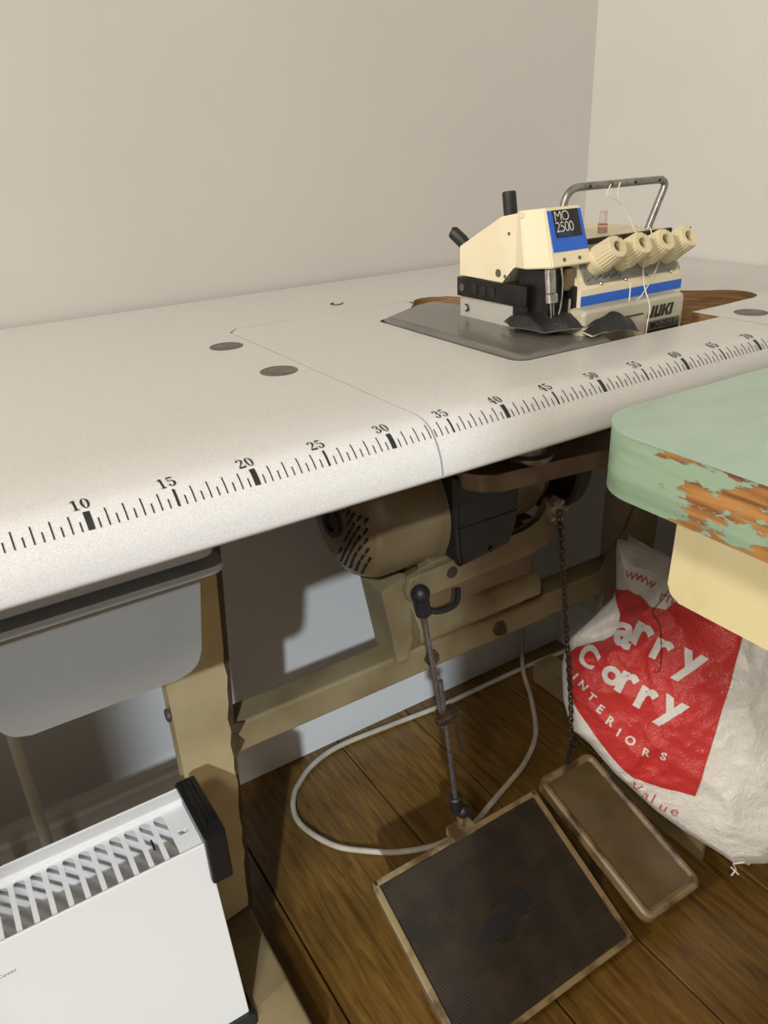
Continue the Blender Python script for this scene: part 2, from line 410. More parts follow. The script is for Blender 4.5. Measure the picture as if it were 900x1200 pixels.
DIG = {
 '0': [ell(.28, .5, .26, .5, .11, .46)],
 '1': [stroke([(.30, 0, .16), (.30, 1, .16)]), stroke([(.12, .02, .05), (.48, .02, .05)]), stroke([(.08, .80, .05), (.24, .93, .10)])],
 '2': [stroke([(.13, .72, .18), (.13, .86, .10), (.28, .97, .05), (.44, .80, .15), (.36, .52, .12), (.17, .24, .06), (.06, .08, .06)]), stroke([(.05, .07, .14), (.50, .07, .14)]), stroke([(.50, .02, .05), (.52, .27, .05)])],
 '3': [stroke([(.12, .74, .17), (.14, .88, .10), (.27, .97, .05), (.42, .80, .15), (.36, .60, .08), (.20, .53, .05)]), stroke([(.20, .53, .05), (.38, .47, .08), (.44, .25, .16), (.26, .03, .05), (.12, .12, .10), (.11, .26, .17)])],
 '4': [stroke([(.36, 1, .06), (.03, .30, .06)]), stroke([(.02, .28, .07), (.56, .28, .07)]), stroke([(.38, 1, .16), (.38, 0, .16)]), stroke([(.24, .02, .05), (.54, .02, .05)])],
 '5': [stroke([(.10, .92, .15), (.46, .95, .10)]), stroke([(.10, .97, .05), (.10, .50, .05)]), stroke([(.10, .51, .05), (.26, .60, .06), (.44, .42, .15), (.42, .16, .14), (.26, .03, .05), (.12, .12, .10), (.11, .24, .16)])],
 '6': [ell(.28, .31, .25, .31, .10, .27), stroke([(.11, .34, .15), (.15, .72, .14), (.32, .97, .05), (.44, .90, .08), (.45, .78, .14)])],
 '7': [stroke([(.06, .91, .15), (.52, .91, .15)]), stroke([(.05, .70, .05), (.07, .95, .05)]), stroke([(.51, .92, .06), (.34, .55, .10), (.27, .30, .16), (.27, .0, .18)])],
 '8': [ell(.28, .25, .25, .25, .11, .21), ell(.28, .74, .22, .26, .10, .22)],
 '9': [ell(.28, .69, .25, .31, .10, .27), stroke([(.45, .66, .15), (.41, .28, .14), (.24, .03, .05), (.12, .10, .08), (.11, .22, .14)])],
}
bm = new()
for half in range(4, 181):
    x = half * .005
    cm = half / 2
    if half % 20 == 0: strip(bm, x - .0019, x + .0019, S0 - .0118, S0)
    elif half % 10 == 0: strip(bm, x - .00085, x + .00085, S0 - .0118, S0)
    elif half % 2 == 0: strip(bm, x - .00042, x + .00042, S0 - .0112, S0)
    else: strip(bm, x - .00042, x + .00042, S0 - .0060, S0)
    if half % 10 == 0:
        s = str(int(cm)); hgt = .0098; w = .62 * hgt * .95
        for i, ch in enumerate(s):
            for V, F in DIG[ch]:
                put(bm, V, F, lambda u, v: (x + (i - len(s) / 2) * w + u * hgt * .95 - .0012,) + nose(S0 - .0140 - v * hgt, .00045))
kid('ruler_scale', bm, M['ink'], tb, False)
# plugs let into the top
for (x, y) in ((.306, .316), (.307, .197), (.786, .074)):
    bm = new(); lathe(bm, [(0, .0165), (.0004, .0165), (.0006, .0150), (.0002, .0145), (.0002, .0135), (.0007, .012), (.0007, .001)], (x, y, T), (0, 0, 1), 36)
    kid('screw_cover', bm, M['disc'], tb)
# tray drawer
bm = new()
dp = [(.012, .672), (.021, .606)] + arc(.042, .601, .021, 185, 270, 7) + arc(.158, .601, .021, 270, 355, 7) + [(.1885, .672), (.1885, .690), (.010, .690)]
prism(bm, dp, XZ, .120, .40, .0015, 2)
dr = kid('drawer', bm, M['tray'], tb)
bm = new(); prism(bm, rrect(-.02, .205, .100, .41, .012, 4), XY, .676, .683, .0015); prism(bm, rrect(-.01, .200, .106, .41, .012, 4), XY, .689, .697, .0015); box(bm, .0, .19, .13, .40, .696, .7552)
kid('drawer_rail', bm, M['heatin'], dr)
# stand
def jag(n, x0, z0, x1, z1, amp):
    pts = []
    for i in range(n + 1):
        t = i / n; pts.append((x0 + (x1 - x0) * t + random.choice((0, 0, 0, 1, -1)) * amp * random.random(), z0 + (z1 - z0) * t))
    return pts
bm = new(); box(bm, .185, .232, .302, .352, .045, .755, .006, 3)
lg = kid('leg', bm, M['cream_sheet'], tb)
bm = new(); prism(bm, [(.181, .05), (.181, .755), (.264, .755)] + jag(34, .264, .72, .228, .06, .0035), XZ, .2995, .3015)
kid('torn_cover', bm, M['cream_sheet'], lg)
bm = new(); prism(bm, [(.186, .05), (.186, .755), (.268, .755), (.2655, .60), (.246, .30), (.236, .05)], XZ, .3018, .3032)
kid('rusted_flange', bm, M['rust'], lg)
bm = new(); lathe(bm, [(0, .008), (.003, .008), (.004, .006), (.004, .001)], (.181, .315, .395), (-1, 0, 0), 20)
kid('leg_bolt', bm, M['steel'], lg)
bm = new(); box(bm, .172, .232, .105, .49, .006, .05, .006, 3)
ft = kid('foot', bm, M['olive_sheet'], lg)
bm = new(); box(bm, .176, .230, .092, .112, .004, .047, .004); lathe(bm, [(0, .016), (.006, .016)], (.203, .135, .0), (0, 0, 1), 20)
kid('foot_cap', bm, M['black'], ft)
# right leg, flared where the stretcher meets it
bm = new(); prism(bm, [(.865, .05), (.865, .31), (.853, .352), (.872, .385), (.905, .42), (.931, .47), (.944, .60), (.945, .755), (.975, .755), (.975, .05)], XZ, .300, .304)
box(bm, .905, .972, .3045, .352, .045, .755, .005)
lg2 = kid('leg', bm, M['olive_sheet'], tb)
bm = new(); loops = [rrect(.822, .955, .035, .235, .012, 4)]
for k in range(5):
    for xx in (.845, .880):
        loops.append(rrect(xx - .009, xx + .009, .055 + k * .036, .067 + k * .036, .0055, 3))
bm = fill2d(loops, .040, .046); box(bm, .822, .828, .037, .233, .004, .040); box(bm, .949, .955, .037, .233, .004, .040); box(bm, .905, .955, .235, .49, .004, .046, .003)
kid('foot', bm, M['olive_sheet'], lg2)
# stretcher
bm = new(); box(bm, .232, .905, .3035, .345, .309, .353, .005, 3)
st = kid('stretcher', bm, M['stretch'], tb)
bm = new()
prism(bm, [(.233, .313), (.233, .362), (.262, .355), (.251, .340), (.258, .328), (.246, .309)], XZ, .3005, .303)
kid('rusted_tab', bm, M['rust'], st)
for x0, x1 in ((.2115, .2245), (.266, .284)):
    bm = new(); prism(bm, [(.045, .755), (.072, .755), (.072, .738), (.060, .725), (.045, .728)], YZ, x0, x1, .002)
    kid('corner_block', bm, M['knob'], tb)
# pan hanging below the machine opening
bm = new(); prism(bm, rrect(.492, .80, .155, .37, .035, 8), lambda u, v, d: (u, v, d - .07 * (u - .56)), .632, .653, .003)
pan = kid('machine_pan', bm, M['copper'], tb)
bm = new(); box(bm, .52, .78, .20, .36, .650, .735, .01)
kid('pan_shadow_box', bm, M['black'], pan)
bm = new(); lathe(bm, [(0, .026), (.004, .029), (.008, .029), (.010, .021), (.040, .021), (.040, .001)], (.580, .178, .652), (0, 0, 1), 28)
kid('rubber_mount', bm, M['steel'], pan)

# ------------------------------------------------------------------ clutch motor under the table
mt = thing('clutch_motor', 'rusty cream clutch motor with black switch box hanging under the sewing table', 'motor', (.52, .27, .353))
AY, AZ = .272, .598
bm = new(); lathe(bm, [(0, .030), (.002, .050), (.012, .068), (.030, .0765), (.095, .0775), (.100, .081), (.106, .081), (.108, .076), (.122, .076), (.126, .066), (.25, .062), (.275, .050), (.288, .030), (.290, .012)], (.386, AY, AZ), (1, 0, 0), 48)
hs = kid('motor_housing', bm, M['motor'], mt)
bm = new()
for k in range(7):                        # louvres on the end bell
    for h in range(-3, 4):
        yy = AY - .012 - k * .0078; zz = AZ - .010 + h * .0115 - k * .001
        r = math.hypot(yy - AY, zz - AZ)
        if .030 < r < .066:
            xx = .386 + (.002 + (r - .050) / .018 * .010 if r > .05 else .002 * (r - .03) / .02) - .0004
            bmesh.ops.create_cube(bm, size=1, matrix=Matrix.Translation((xx, yy, zz)) @ Matrix.Rotation(R(35), 4, 'X') @ Matrix.Diagonal((.003, .0022, .0095, 1)))
kid('vent', bm, M['ink'], hs)
bm = new(); lathe(bm, [(0, .020), (.003, .020), (.003, .013), (-.004, .012), (-.004, .001)], (.384, AY, AZ), (-1, 0, 0), 28)
kid('end_boss', bm, M['black'], hs)
bm = new(); prism(bm, [(.484, .652), (.578, .645), (.576, .575), (.566, .547), (.496, .540), (.489, .556)], XZ, .182, .262, .007, 3)
sb = kid('switch_box', bm, M['blackgloss'], mt)
bm = new(); box(bm, .4905, .5725, .1812, .183, .5895, .5905); cyl(bm, (.536, .1835, .552), (.536, .180, .552), .003, 12)
kid('switch_box_seam', bm, M['dark'], sb)
bm = new(); lathe(bm, [(0, .02), (.001, .070), (.005, .074), (.022, .074), (.026, .070), (.027, .02)], (.682, .270, .602), (1, 0, 0), 44)
kid('pulley_guard', bm, M['black'], mt)
bm = new(); cyl(bm, (.66, AY, AZ), (.70, AY, AZ), .016); kid('motor_shaft', bm, M['steel'], mt)
# lever arm and its ball joint
bm = new()
lev = [(.434, .512), (.430, .525), (.436, .540), (.452, .543), (.60, .548), (.624, .556), (.634, .580), (.650, .580), (.652, .545), (.640, .520), (.61, .513), (.455, .511)]
prism(bm, lev, XZ, .196, .206, .002); box(bm, .47, .62, .206, .235, .514, .545, .003)
lv = kid('lever_arm', bm, M['olive_sheet'], mt)
bm = new(); lathe(bm, [(0, .0075), (.0006, .0075), (.0008, .004), (.0008, .001)], (.492, .1962, .530), (0, -1, 0), 18); kid('bolt_hole', bm, M['rust'], lv)
bm = new(); cyl(bm, (.642, .206, .570), (.642, .188, .570), .010, 18, .002)
for k in range(5):
    a = k * 1.26; cyl(bm, (.642 + .009 * math.cos(a), .198, .570 + .009 * math.sin(a)), (.642 + .012 * math.cos(a), .184, .566 + .012 * math.sin(a)), .0035, 8)
kid('wire_knot', bm, M['cable'], lv)
# folded base plate standing on the stretcher
bm = new()
prof = [(.270, .388), (.270, .407), (.305, .450), (.345, .455), (.345, .3535), (.306, .3535), (.296, .388)]
prism(bm, prof, YZ, .497, .702, .002)
bp_ = kid('base_plate', bm, M['olive_sheet'], mt)
bm = new(); prism(bm, [(.455, .468), (.490, .480), (.506, .395), (.488, .3535), (.474, .3535)], XZ, .292, .345, .001)
kid('side_gusset', bm, M['stretch'], bp_)
bm = new(); box(bm, .50, .67, .255, .31, .440, .525, .006); kid('motor_saddle', bm, M['motor'], mt)
for x in (.535, .655):
    bm = new(); lathe(bm, [(0, .012), (.004, .012), (.005, .008), (.010, .0075), (.010, .001)], (x, .3035, .331), (0, -1, 0), 6); kid('clamp_bolt', bm, M['rust'], mt)
bm = new(); tube(bm, catmull([(.450, .198, .505), (.463, .190, .492), (.490, .188, .492), (.503, .200, .503)], 6), .0035, 8)
kid('wire_loop', bm, M['black'], mt)

# ------------------------------------------------------------------ treadle rod
rd = thing('treadle_rod', 'thin steel rod linking the motor lever down to the large treadle', 'rod', (.500, .200, .140))
A = Vector((.444, .190, .522)); B = Vector((.501, .200, .160)); mid = A.lerp(B, .52)
bm = new(); tube(bm, [A + (B - A) * .02, A.lerp(B, .57)], .0032, 10); kid('upper_rod', bm, M['steel'], rd)
bm = new(); off = Vector((.007, -.004, 0)); tube(bm, [A.lerp(B, .36) + off * .7, A.lerp(B, .97)], .0034, 10); kid('lower_rod', bm, M['steel'], rd)
bm = new(); tube(bm, [A.lerp(B, .50) + off * 2, A.lerp(B, .70) + off * 2.2], .0028, 8); kid('adjusting_pin', bm, M['chain'], rd)
bm = new()
for t in (.50, .535):
    c = A.lerp(B, t); bmesh.ops.create_cube(bm, size=1, matrix=Matrix.Translation(c + off * .8) @ Matrix.Diagonal((.022, .012, .007, 1)))
cyl(bm, mid + Vector((-.012, -.008, 0)), mid + Vector((.022, -.008, .002)), .0035, 10)
kid('rod_clamp', bm, M['chain'], rd)
bm = new(); bmesh.ops.create_uvsphere(bm, u_segments=16, v_segments=10, radius=.011, matrix=Matrix.Translation(A))
cyl(bm, A, A + (B - A).normalized() * .030, .009, 14, .002)
kid('ball_joint', bm, M['black'], rd)
bm = new(); cyl(bm, B - (B - A).normalized() * .024, B + (B - A).normalized() * .004, .009, 14, .002)
bmesh.ops.create_uvsphere(bm, u_segments=16, v_segments=10, radius=.010, matrix=Matrix.Translation(B + Vector((.006, -.004, -.006))))
kid('ball_joint', bm, M['black'], rd)

# ------------------------------------------------------------------ treadles
def plane_frame(o, ex, ey):
    o = Vector(o); ex = Vector(ex).normalized(); ey = Vector(ey); ey = (ey - ex * ey.dot(ex)).normalized(); ez = ex.cross(ey)
    return lambda u, v, d: o + ex * u + ey * v + ez * d
td = thing('treadle', 'large floor treadle covered with worn dark ribbed rubber', 'pedal', (.495, .10, 0))
F1 = plane_frame((.357, -.004, .026), (1, .0, .0), (.0, .195, .094))
W1, D1 = .276, .218
bm = new(); prism(bm, rrect(0, W1, 0, D1, .008, 3), F1, -.010, .0, .002)
tp = kid('treadle_plate', bm, M['pedal'], td)
bm = new(); 
for a in ((0, .009, 0, D1), (W1 - .009, W1, 0, D1), (0, W1, D1 - .008, D1), (0, W1, 0, .008)):
    prism(bm, [(a[0], a[2]), (a[1], a[2]), (a[1], a[3]), (a[0], a[3])], F1, 0, .005, .0015)
kid('treadle_rim', bm, M['pedalrim'], td)
bm = new()
n = 60; x0, x1 = .010, W1 - .010; y0, y1 = .009, D1 - .009
rows = []
for i in range(n * 4 + 1):
    v = y0 + (y1 - y0) * i / (n * 4); h = (.0052, .0062, .0062, .0052)[i % 4]
    rows.append([bm.verts.new(F1(x, v, h - (.0016 if math.hypot((x - .135) / .03, (v - .10) / .022) < 1 else 0))) for x in [x0 + (x1 - x0) * k / 30 for k in range(31)]])
for a, b in zip(rows, rows[1:]):
    for k in range(30): bm.faces.new((a[k], a[k + 1], b[k + 1], b[k]))
be = [e for e in bm.edges if e.is_boundary]
r = bmesh.ops.extrude_edge_only(bm, edges=be); nz = F1(0, 0, 1) - F1(0, 0, 0)
bmesh.ops.translate(bm, verts=[v for v in r['geom'] if isinstance(v, bmesh.types.BMVert)], vec=nz * -.005)
kid('rubber_mat', bm, M['rubbermat'], td, False)
for cx_, cy_, rx_, ry_ in ((.118, .098, .024, .015), (.158, .112, .017, .021)):
    bm = new(); prism(bm, [(cx_ + rx_ * math.cos(a_) * (1 + .25 * math.sin(3 * a_ + cx_ * 90)), cy_ + ry_ * math.sin(a_) * (1 + .2 * math.cos(2 * a_))) for a_ in [2 * math.pi * k / 22 for k in range(22)]], F1, .0050, .0066)
    kid('worn_patch', bm, M['black'], td)
bm = new(); box(bm, .37, .38, .085, .105, 0.0, .068, .003); box(bm, .61, .62, .085, .105, 0.0, .068, .003); cyl(bm, (.36, .095, .055), (.63, .095, .055), .006)
kid('treadle_pivot', bm, M['rust'], td)
bm = new(); bmesh.ops.create_cube(bm, size=1, matrix=Matrix.Translation(F1(.145, D1 + .002, .004)) @ Matrix.Diagonal((.035, .02, .014, 1)))
cyl(bm, F1(.145, D1, .004), (.503, .198, .152), .005, 12)
kid('rod_lug', bm, M['pedalrim'], td)

sp = thing('small_treadle', 'narrow olive metal foot pedal with a raised rim beside the big treadle', 'pedal', (.71, .1, 0))
F2 = plane_frame((.655, -.006, .044), (1, -.012, 0), (.008, .205, .062))
W2, D2 = .106, .228
def ringloft(bm, loops):
    rs = [[bm.verts.new(p) for p in lp] for lp in loops]
    for a, b in zip(rs, rs[1:]):
        m_ = len(a)
        for k in range(m_): bm.faces.new((a[k], a[(k + 1) % m_], b[(k + 1) % m_], b[k]))
    return rs
bm = new(); L_ = []
for ins_, d in ((0, -.012), (0, .002), (.003, .005), (.007, .005), (.010, .002), (.0115, .0012)):
    L_.append([F2(u, v, d) for u, v in rrect(ins_, W2 - ins_, ins_, D2 - ins_, .014 - ins_ * .7, 5)])
rs = ringloft(bm, L_); bm.faces.new(list(reversed(rs[0])))
kid('pedal_rim', bm, M['pedalrim'], sp)
bm = new(); prism(bm, rrect(.0115, W2 - .0115, .0115, D2 - .0115, .006, 4), F2, -.002, .0014)
kid('pedal_pad', bm, M['pedal'], sp)
bm = new(); box(bm, .668, .676, .09, .11, 0, .068, .002); box(bm, .742, .75, .09, .11, 0, .068, .002); cyl(bm, (.66, .1, .052), (.757, .1, .052), .005)
kid('pedal_pivot', bm, M['rust'], sp)

# ------------------------------------------------------------------ chain
ch = thing('pedal_chain', 'thin rusty link chain hanging in front of the printed carrier bag', 'chain', (.719, .205, .135))
cp = [Vector((.643, .186, .566)), Vector((.660, .189, .47)), Vector((.684, .195, .34)), Vector((.703, .200, .24)), Vector((.716, .206, .150))]
path = catmull(cp, 30); acc = [0]
for a, b in zip(path, path[1:]): acc.append(acc[-1] + (b - a).length)
def along(s):
    for i in range(len(path) - 1):
        if s <= acc[i + 1]: return path[i].lerp(path[i + 1], (s - acc[i]) / (acc[i + 1] - acc[i])), (path[i + 1] - path[i]).normalized()
    return path[-1], (path[-1] - path[-2]).normalized()
lb = new(); loop = [Vector((.0034 * math.cos(a), 0, .0062 * math.sin(a))) for a in [2 * math.pi * k / 16 for k in range(16)]]
loop = [Vector((p.x, 0, p.z * 1.0)) for p in loop] 
tube(lb, loop + [loop[0], loop[1]], .00115, 6, False)
link0 = obj('link', lb, M['chain'], ch, True)
nlink = int(acc[-1] / .0092)
for k in range(nlink):
    p, t = along((k + .5) * .0092)
    o = link0 if k == 0 else link0.copy()
    if k: COL.objects.link(o); o.parent = ch
    q = Vector((0, 0, 1)).rotation_difference(t).to_matrix().to_4x4() @ Matrix.Rotation(R(90 * (k % 2) + 35), 4, 'Z')
    o.matrix_basis = Matrix.Translation(p - ch.location) @ q
bm = new(); tube(bm, catmull([(.716, .206, .152), (.722, .204, .146), (.728, .206, .150), (.725, .208, .160), (.717, .208, .156)], 5), .0022, 8)
tube(bm, [(.717, .206, .152), (.712, .207, .118)], .003, 8)
kid('hook', bm, M['black'], ch)

# ------------------------------------------------------------------ cable
bm = new()
pts = [(.600, .548, .34), (.98, .552, .30), (.955, .545, .06), (.915, .53, .010), (.866, .45, .006), (.807, .372, .006), (.745, .330, .006), (.690, .309, .006), (.640, .292, .006), (.58, .272, .006), (.53, .274, .006), (.498, .282, .006), (.460, .300, .006), (.426, .326, .006), (.395, .356, .006), (.376, .392, .006), (.366, .430, .006), (.370, .462, .006), (.385, .490, .006), (.402, .507, .006), (.44, .532, .006), (.50, .546, .006), (.60, .540, .006), (.716, .530, .006), (.84, .529, .006), (.93, .528, .006), (1.02, .520, .008), (1.045, .530, .008)]
pts = pts[2:]; pts[0] = (.935, .556, .11); pts.insert(0, (.93, .560, .30))
tube(bm, catmull(pts, 8), .0046, 10)
tag(obj('power_cable', bm, M['cable'], None, True), 'grey white electric cable looping over the floorboards behind the treadles', 'cable')

# ------------------------------------------------------------------ overlock sewing machine
mc = thing('overlock_machine', 'cream and blue industrial overlock sewing machine sunk into the tabletop opening', 'sewing machine', (.64, .18, T))
bm = new(); prism(bm, rrect(.572, .7125, .735, .8225, .006, 4, (0, 0, 1, 1)), XZ, .100, .275, .004, 3)
base = kid('base_casting', bm, M['beige'], mc)
bm = new(); box(bm, .585, .652, .0990, .1015, .809, .8102, .0004); kid('casting_seam', bm, M['dark'], base)
# maker's name: heavy slanted capitals
bm = new()
def glyph(polys, x, z, h, sh=.22):
    for P in polys:
        put(bm, P, [tuple(range(len(P)))], lambda u, v: (x + (u + v * sh) * h, .0996, z + v * h))
G = {'J': [[(.30, 0), (.62, 0), (.62, 1), (.30, 1)], [(-.12, 0), (.30, 0), (.30, .30), (-.12, .30)], [(-.12, .30), (.08, .30), (.08, .44), (-.12, .44)]],
     'U': [[(0, 0), (.30, 0), (.30, 1), (0, 1)], [(.30, 0), (.58, 0), (.58, .28), (.30, .28)], [(.58, 0), (.88, 0), (.88, 1), (.58, 1)]],
     'K': [[(0, 0), (.30, 0), (.30, 1), (0, 1)], [(.30, .42), (.62, 1), (1.0, 1), (.56, .42)], [(.30, .60), (.56, .60), (.98, 0), (.60, 0)]],
     'I': [[(0, 0), (.30, 0), (.30, 1), (0, 1)]]}
hh = .0112; xx = .6590
for chx, adv in (('J', .78), ('U', 1.04), ('K', 1.10), ('I', .4)):
    glyph(G[chx], xx, .8035, hh); xx += adv * hh * .94
thicken(bm, .0003); kid('maker_name', bm, M['ink'], base, False)
bm = new(); box(bm, .6580, .7055, .0988, .1005, .784, .8005, .0004); np_ = kid('model_plate', bm, M['steel'], base)
bm = new(); box(bm, .6595, .7040, .0984, .0990, .7845, .7915); V, F = text2d('MO-2512', .0088, .0001); put(bm, V, F, lambda u, v: (.6800 + u, .0985, .7960 + v)); 
kid('model_number', bm, M['ink'], np_, False)
# body with blue stripe
bm = new(); prism(bm, [(.114, .8175), (.114, .8385), (.119, .8405), (.1365, .8765), (.262, .8765), (.262, .8175)], YZ, .580, .722, .002)
body = kid('body', bm, M['cream'], mc)
bm = new(); box(bm, .5812, .7208, .1132, .1145, .8235, .8325, .0002); kid('blue_stripe', bm, M['blue'], body)
SL = plane_frame((0, .119, .8405), (1, 0, 0), (0, .0175, .036))
bm = new(); prism(bm, rrect(.5900, .7185, .0005, .0375, .004, 3), SL, .0004, .0018, .0004); gp = kid('tension_panel', bm, M['panelgrey'], body)
bm = new()
for k in range(13): bmesh.ops.create_cube(bm, size=1, matrix=Matrix.Translation(SL(.594 + k * .0035, .004 + (k % 3) * .0012, .0020)) @ Matrix.Diagonal((.0008, .0004, .0024, 1)))
kid('scratch_marks', bm, M['ink'], gp, False)
bm = new(); box(bm, .600, .7235, .1335, .1375, .8745, .8800, .0008); kid('guide_rail', bm, M['dark'], body)
bm = new(); box(bm, .585, .7205, .139, .258, .8765, .8795, .0012); kid('lid', bm, M['knob'], body)
bm = new(); box(bm, .585, .715, .107, .114, .812, .818, .0015)
for k in range(6): cyl(bm, (.592 + k * .011, .104, .817 + .001 * (k % 2)), (.592 + k * .011, .112, .817), .0032, 10)
kid('hinge_bar', bm, M['dark'], body)
# tension knobs
AX = Vector((0, -.033, .0205)).normalized()
for i, x in enumerate((.6085, .6415, .6735, .7060)):
    o_ = Vector((x, .1295, .8570))
    bm = new(); lathe(bm, [(-.004, .0125), (.010, .0120), (.011, .0132), (.015, .0132), (.016, .0126), (.017, .0128), (.033, .0118), (.036, .0100), (.036, .0052), (.030, .0050), (.030, .0005)], o_, AX, 48, (5, 6, .0011))
    kb = kid('tension_knob', bm, M['knob'], mc)
    bm = new(); lathe(bm, [(.0302, .0046), (.0312, .0040), (.0312, .0005)], o_, AX, 24)
    cyl(bm, o_ + AX * .0355 + Vector((0, .0, .0078)), o_ + AX * .0363 + Vector((0, 0, .0078)), .0008, 10)
    kid('knob_screw', bm, M['disc'], kb)
    bm = new()
    tube(bm, catmull([o_ + Vector((-.012, -.006, -.010)), o_ + Vector((-.006, -.010, -.0155)), o_ + Vector((.004, -.010, -.0145)), o_ + Vector((.007, -.004, -.010))], 5), .0009, 8)
    tube(bm, catmull([o_ + Vector((-.004, -.004, -.010)), o_ + Vector((.001, -.012, -.0165)), o_ + Vector((.008, -.008, -.013))], 5), .0009, 8)
    bmesh.ops.create_uvsphere(bm, u_segments=10, v_segments=6, radius=.0022, matrix=Matrix.Translation(o_ + Vector((.001, -.0125, -.0165))))
    kid('thread_guide', bm, M['chrome'], kb)
# wire handle / thread bar
bm = new()
hp = [(.588, .150, .878), (.586, .150, .897), (.588, .150, .910), (.592, .150, .919), (.600, .150, .9235), (.612, .150, .9245), (.66, .150, .9245), (.712, .150, .9245), (.720, .150, .9238), (.7245, .150, .9205), (.7235, .150, .915), (.716, .150, .900), (.706, .150, .879)]
tube(bm, catmull(hp, 5), .0036, 14); hd = kid('thread_bar', bm, M['steel'], mc)
for x in (.617, .645, .678, .7125):
    bm = new(); cyl(bm, (x, .1475, .9245), (x, .1460, .9245), .0016, 12); kid('eyelet', bm, M['ink'], hd)
# clear sight tube
bm = new(); lathe(bm, [(0, .0050), (.008, .0050), (.009, .0040), (.020, .0038), (.021, .0010)], (.652, .160, .8795), (0, 0, 1), 20)
vi = kid('sight_tube', bm, M['vial'], mc)
bm = new(); lathe(bm, [(0, .0051), (.0008, .0051)], (.652, .160, .8870), (0, 0, 1), 20); lathe(bm, [(0, .0030), (.0055, .0030)], (.652, .160, .8797), (0, 0, 1), 16); kid('red_band', bm, M['red'], vi)
# head cover: side sheet with sloping back plus a folded front
bm = new()
side = [(.256, .841), (.256, .870), (.192, .9015), (.168, .9055), (.160, .9055), (.160, .858), (.172, .858), (.186, .8405)]
prism(bm, side, YZ, .548, .600, .0015)
cv = kid('head_cover', bm, M['cream'], mc)
bm = new()
Bv = [(.549, .168, .858), (.549, .119, .8645), (.600, .119, .8645), (.600, .168, .858)]
Tv = [(.549, .172, .9075), (.550, .1365, .9115), (.596, .1365, .9115), (.600, .172, .9075)]
# four-sided hood with a bevelled left corner
lowr = [(.5485, .170, .857), (.5405, .147, .8585), (.5490, .1195, .8610), (.5985, .1195, .8610), (.5985, .170, .857)]
topr = [(.5490, .170, .9075), (.5440, .160, .9080), (.5530, .1375, .9105), (.5965, .1375, .9105), (.5965, .170, .9075)]
lo_ = [bm.verts.new(p) for p in lowr]; to_ = [bm.verts.new(p) for p in topr]
for k in range(5): bm.faces.new((lo_[k], lo_[(k + 1) % 5], to_[(k + 1) % 5], to_[k]))
bm.faces.new(to_); bm.faces.new(list(reversed(lo_)))
bmesh.ops.bevel(bm, geom=bm.edges[:], offset=.0012, segments=2, affect='EDGES')
fc = kid('front_hood', bm, M['cream'], cv)
SG = plane_frame((.5490, .1195, .8610), (1, 0, 0), (0, .018, .0495))
bm = new(); prism(bm, [(.0045, .0135), (.0475, .0135), (.0462, .0500), (.0052, .0500)], SG, -.0004, .0007, .0002); lab = kid('blue_label', bm, M['blue'], fc)
bm = new(); prism(bm, [(.0105, .0255), (.0425, .0255), (.0420, .0500), (.0105, .0500)], SG, .0003, .0010); kid('black_label', bm, M['ink'], lab)
bm = new()
for body_, sz, u0, v0 in (('MO', .0128, .0115, .0442), ('2500', .0132, .0112, .0345)):
    V, F = text2d(body_, sz, -.00022, align='LEFT', spacing=.84); put(bm, V, F, lambda u, v: SG(u0 + u * .98, v0 + v, .0012))
kid('label_text', bm, M['white'], lab, False)
bm = new(); V, F = text2d('SERIES', .0062, 0, align='LEFT'); put(bm, V, F, lambda u, v: SG(.0130 + u, .0283 + v, .0012)); kid('label_text', bm, M['bluetext'], lab, False)
for u in (.0155, .0345):
    bm = new(); cyl(bm, SG(u, .0062, -.0008), SG(u, .0062, .0007), .0017, 14); kid('screw_hole', bm, M['disc'], fc)
for (y, z, r_) in ((.1935, .8495, .0040), (.1835, .8475, .0018), (.1765, .8475, .0016), (.1790, .8870, .0017)):
    bm = new(); cyl(bm, (.5488, y, z), (.5475, y, z), r_, 16); kid('screw_hole', bm, M['disc'], cv)
bm = new(); cyl(bm, (.5455, .158, .9045), (.5435, .157, .9047), .0026, 14); kid('hood_screw', bm, M['knob'], cv)
# rubber-topped levers at the back
bm = new(); tube(bm, [(.566, .198, .898), (.566, .199, .9055), (.5655, .201, .921), (.5655, .2012, .9225)], [.0066, .0068, .0068, .0058], 18); kid('black_lever', bm, M['black'], mc)
bm = new(); tube(bm, [(.562, .252, .862), (.556, .262, .874), (.551, .270, .882), (.549, .272, .8835)], [.006, .0068, .0066, .0048], 18); kid('black_lever', bm, M['black'], mc)
# bed below the cover, with the slotted dark slide bar
bm = new(); box(bm, .5500, .600, .170, .258, .790, .8200, .0015); bed = kid('machine_bed', bm, M['lightgrey'], mc)
bm = new(); tube(bm, catmull([(.5492, .247, .812), (.5480, .243, .812), (.5480, .241, .808), (.5480, .245, .806)], 5), .0009, 8); kid('hook_clip', bm, M['ink'], bed)
bm = new(); prism(bm, [(.258, .8205), (.258, .8395), (.150, .8420), (.150, .8230)], YZ, .546, .565, .0012); sbz = kid('slide_bar', bm, M['dark'], mc)
bm = new()
for y in (.228, .214, .200): box(bm, .5453, .5462, y - .0045, y + .0045, .8255, .8355)
kid('square_hole', bm, M['ink'], sbz, False)
bm = new(); cyl(bm, (.5462, .248, .830), (.5448, .248, .830), .0038, 16); kid('bar_screw', bm, M['disc'], sbz)
bm = new()
box(bm, .553, .580, .128, .170, .812, .8585, .002); box(bm, .580, .600, .125, .17, .800, .812, .002)
box(bm, .548, .556, .150, .172, .809, .826, .002); box(bm, .575, .582, .118, .130, .806, .842, .002); tube(bm, [(.548, .158, .816), (.550, .154, .804)], .0032, 10)
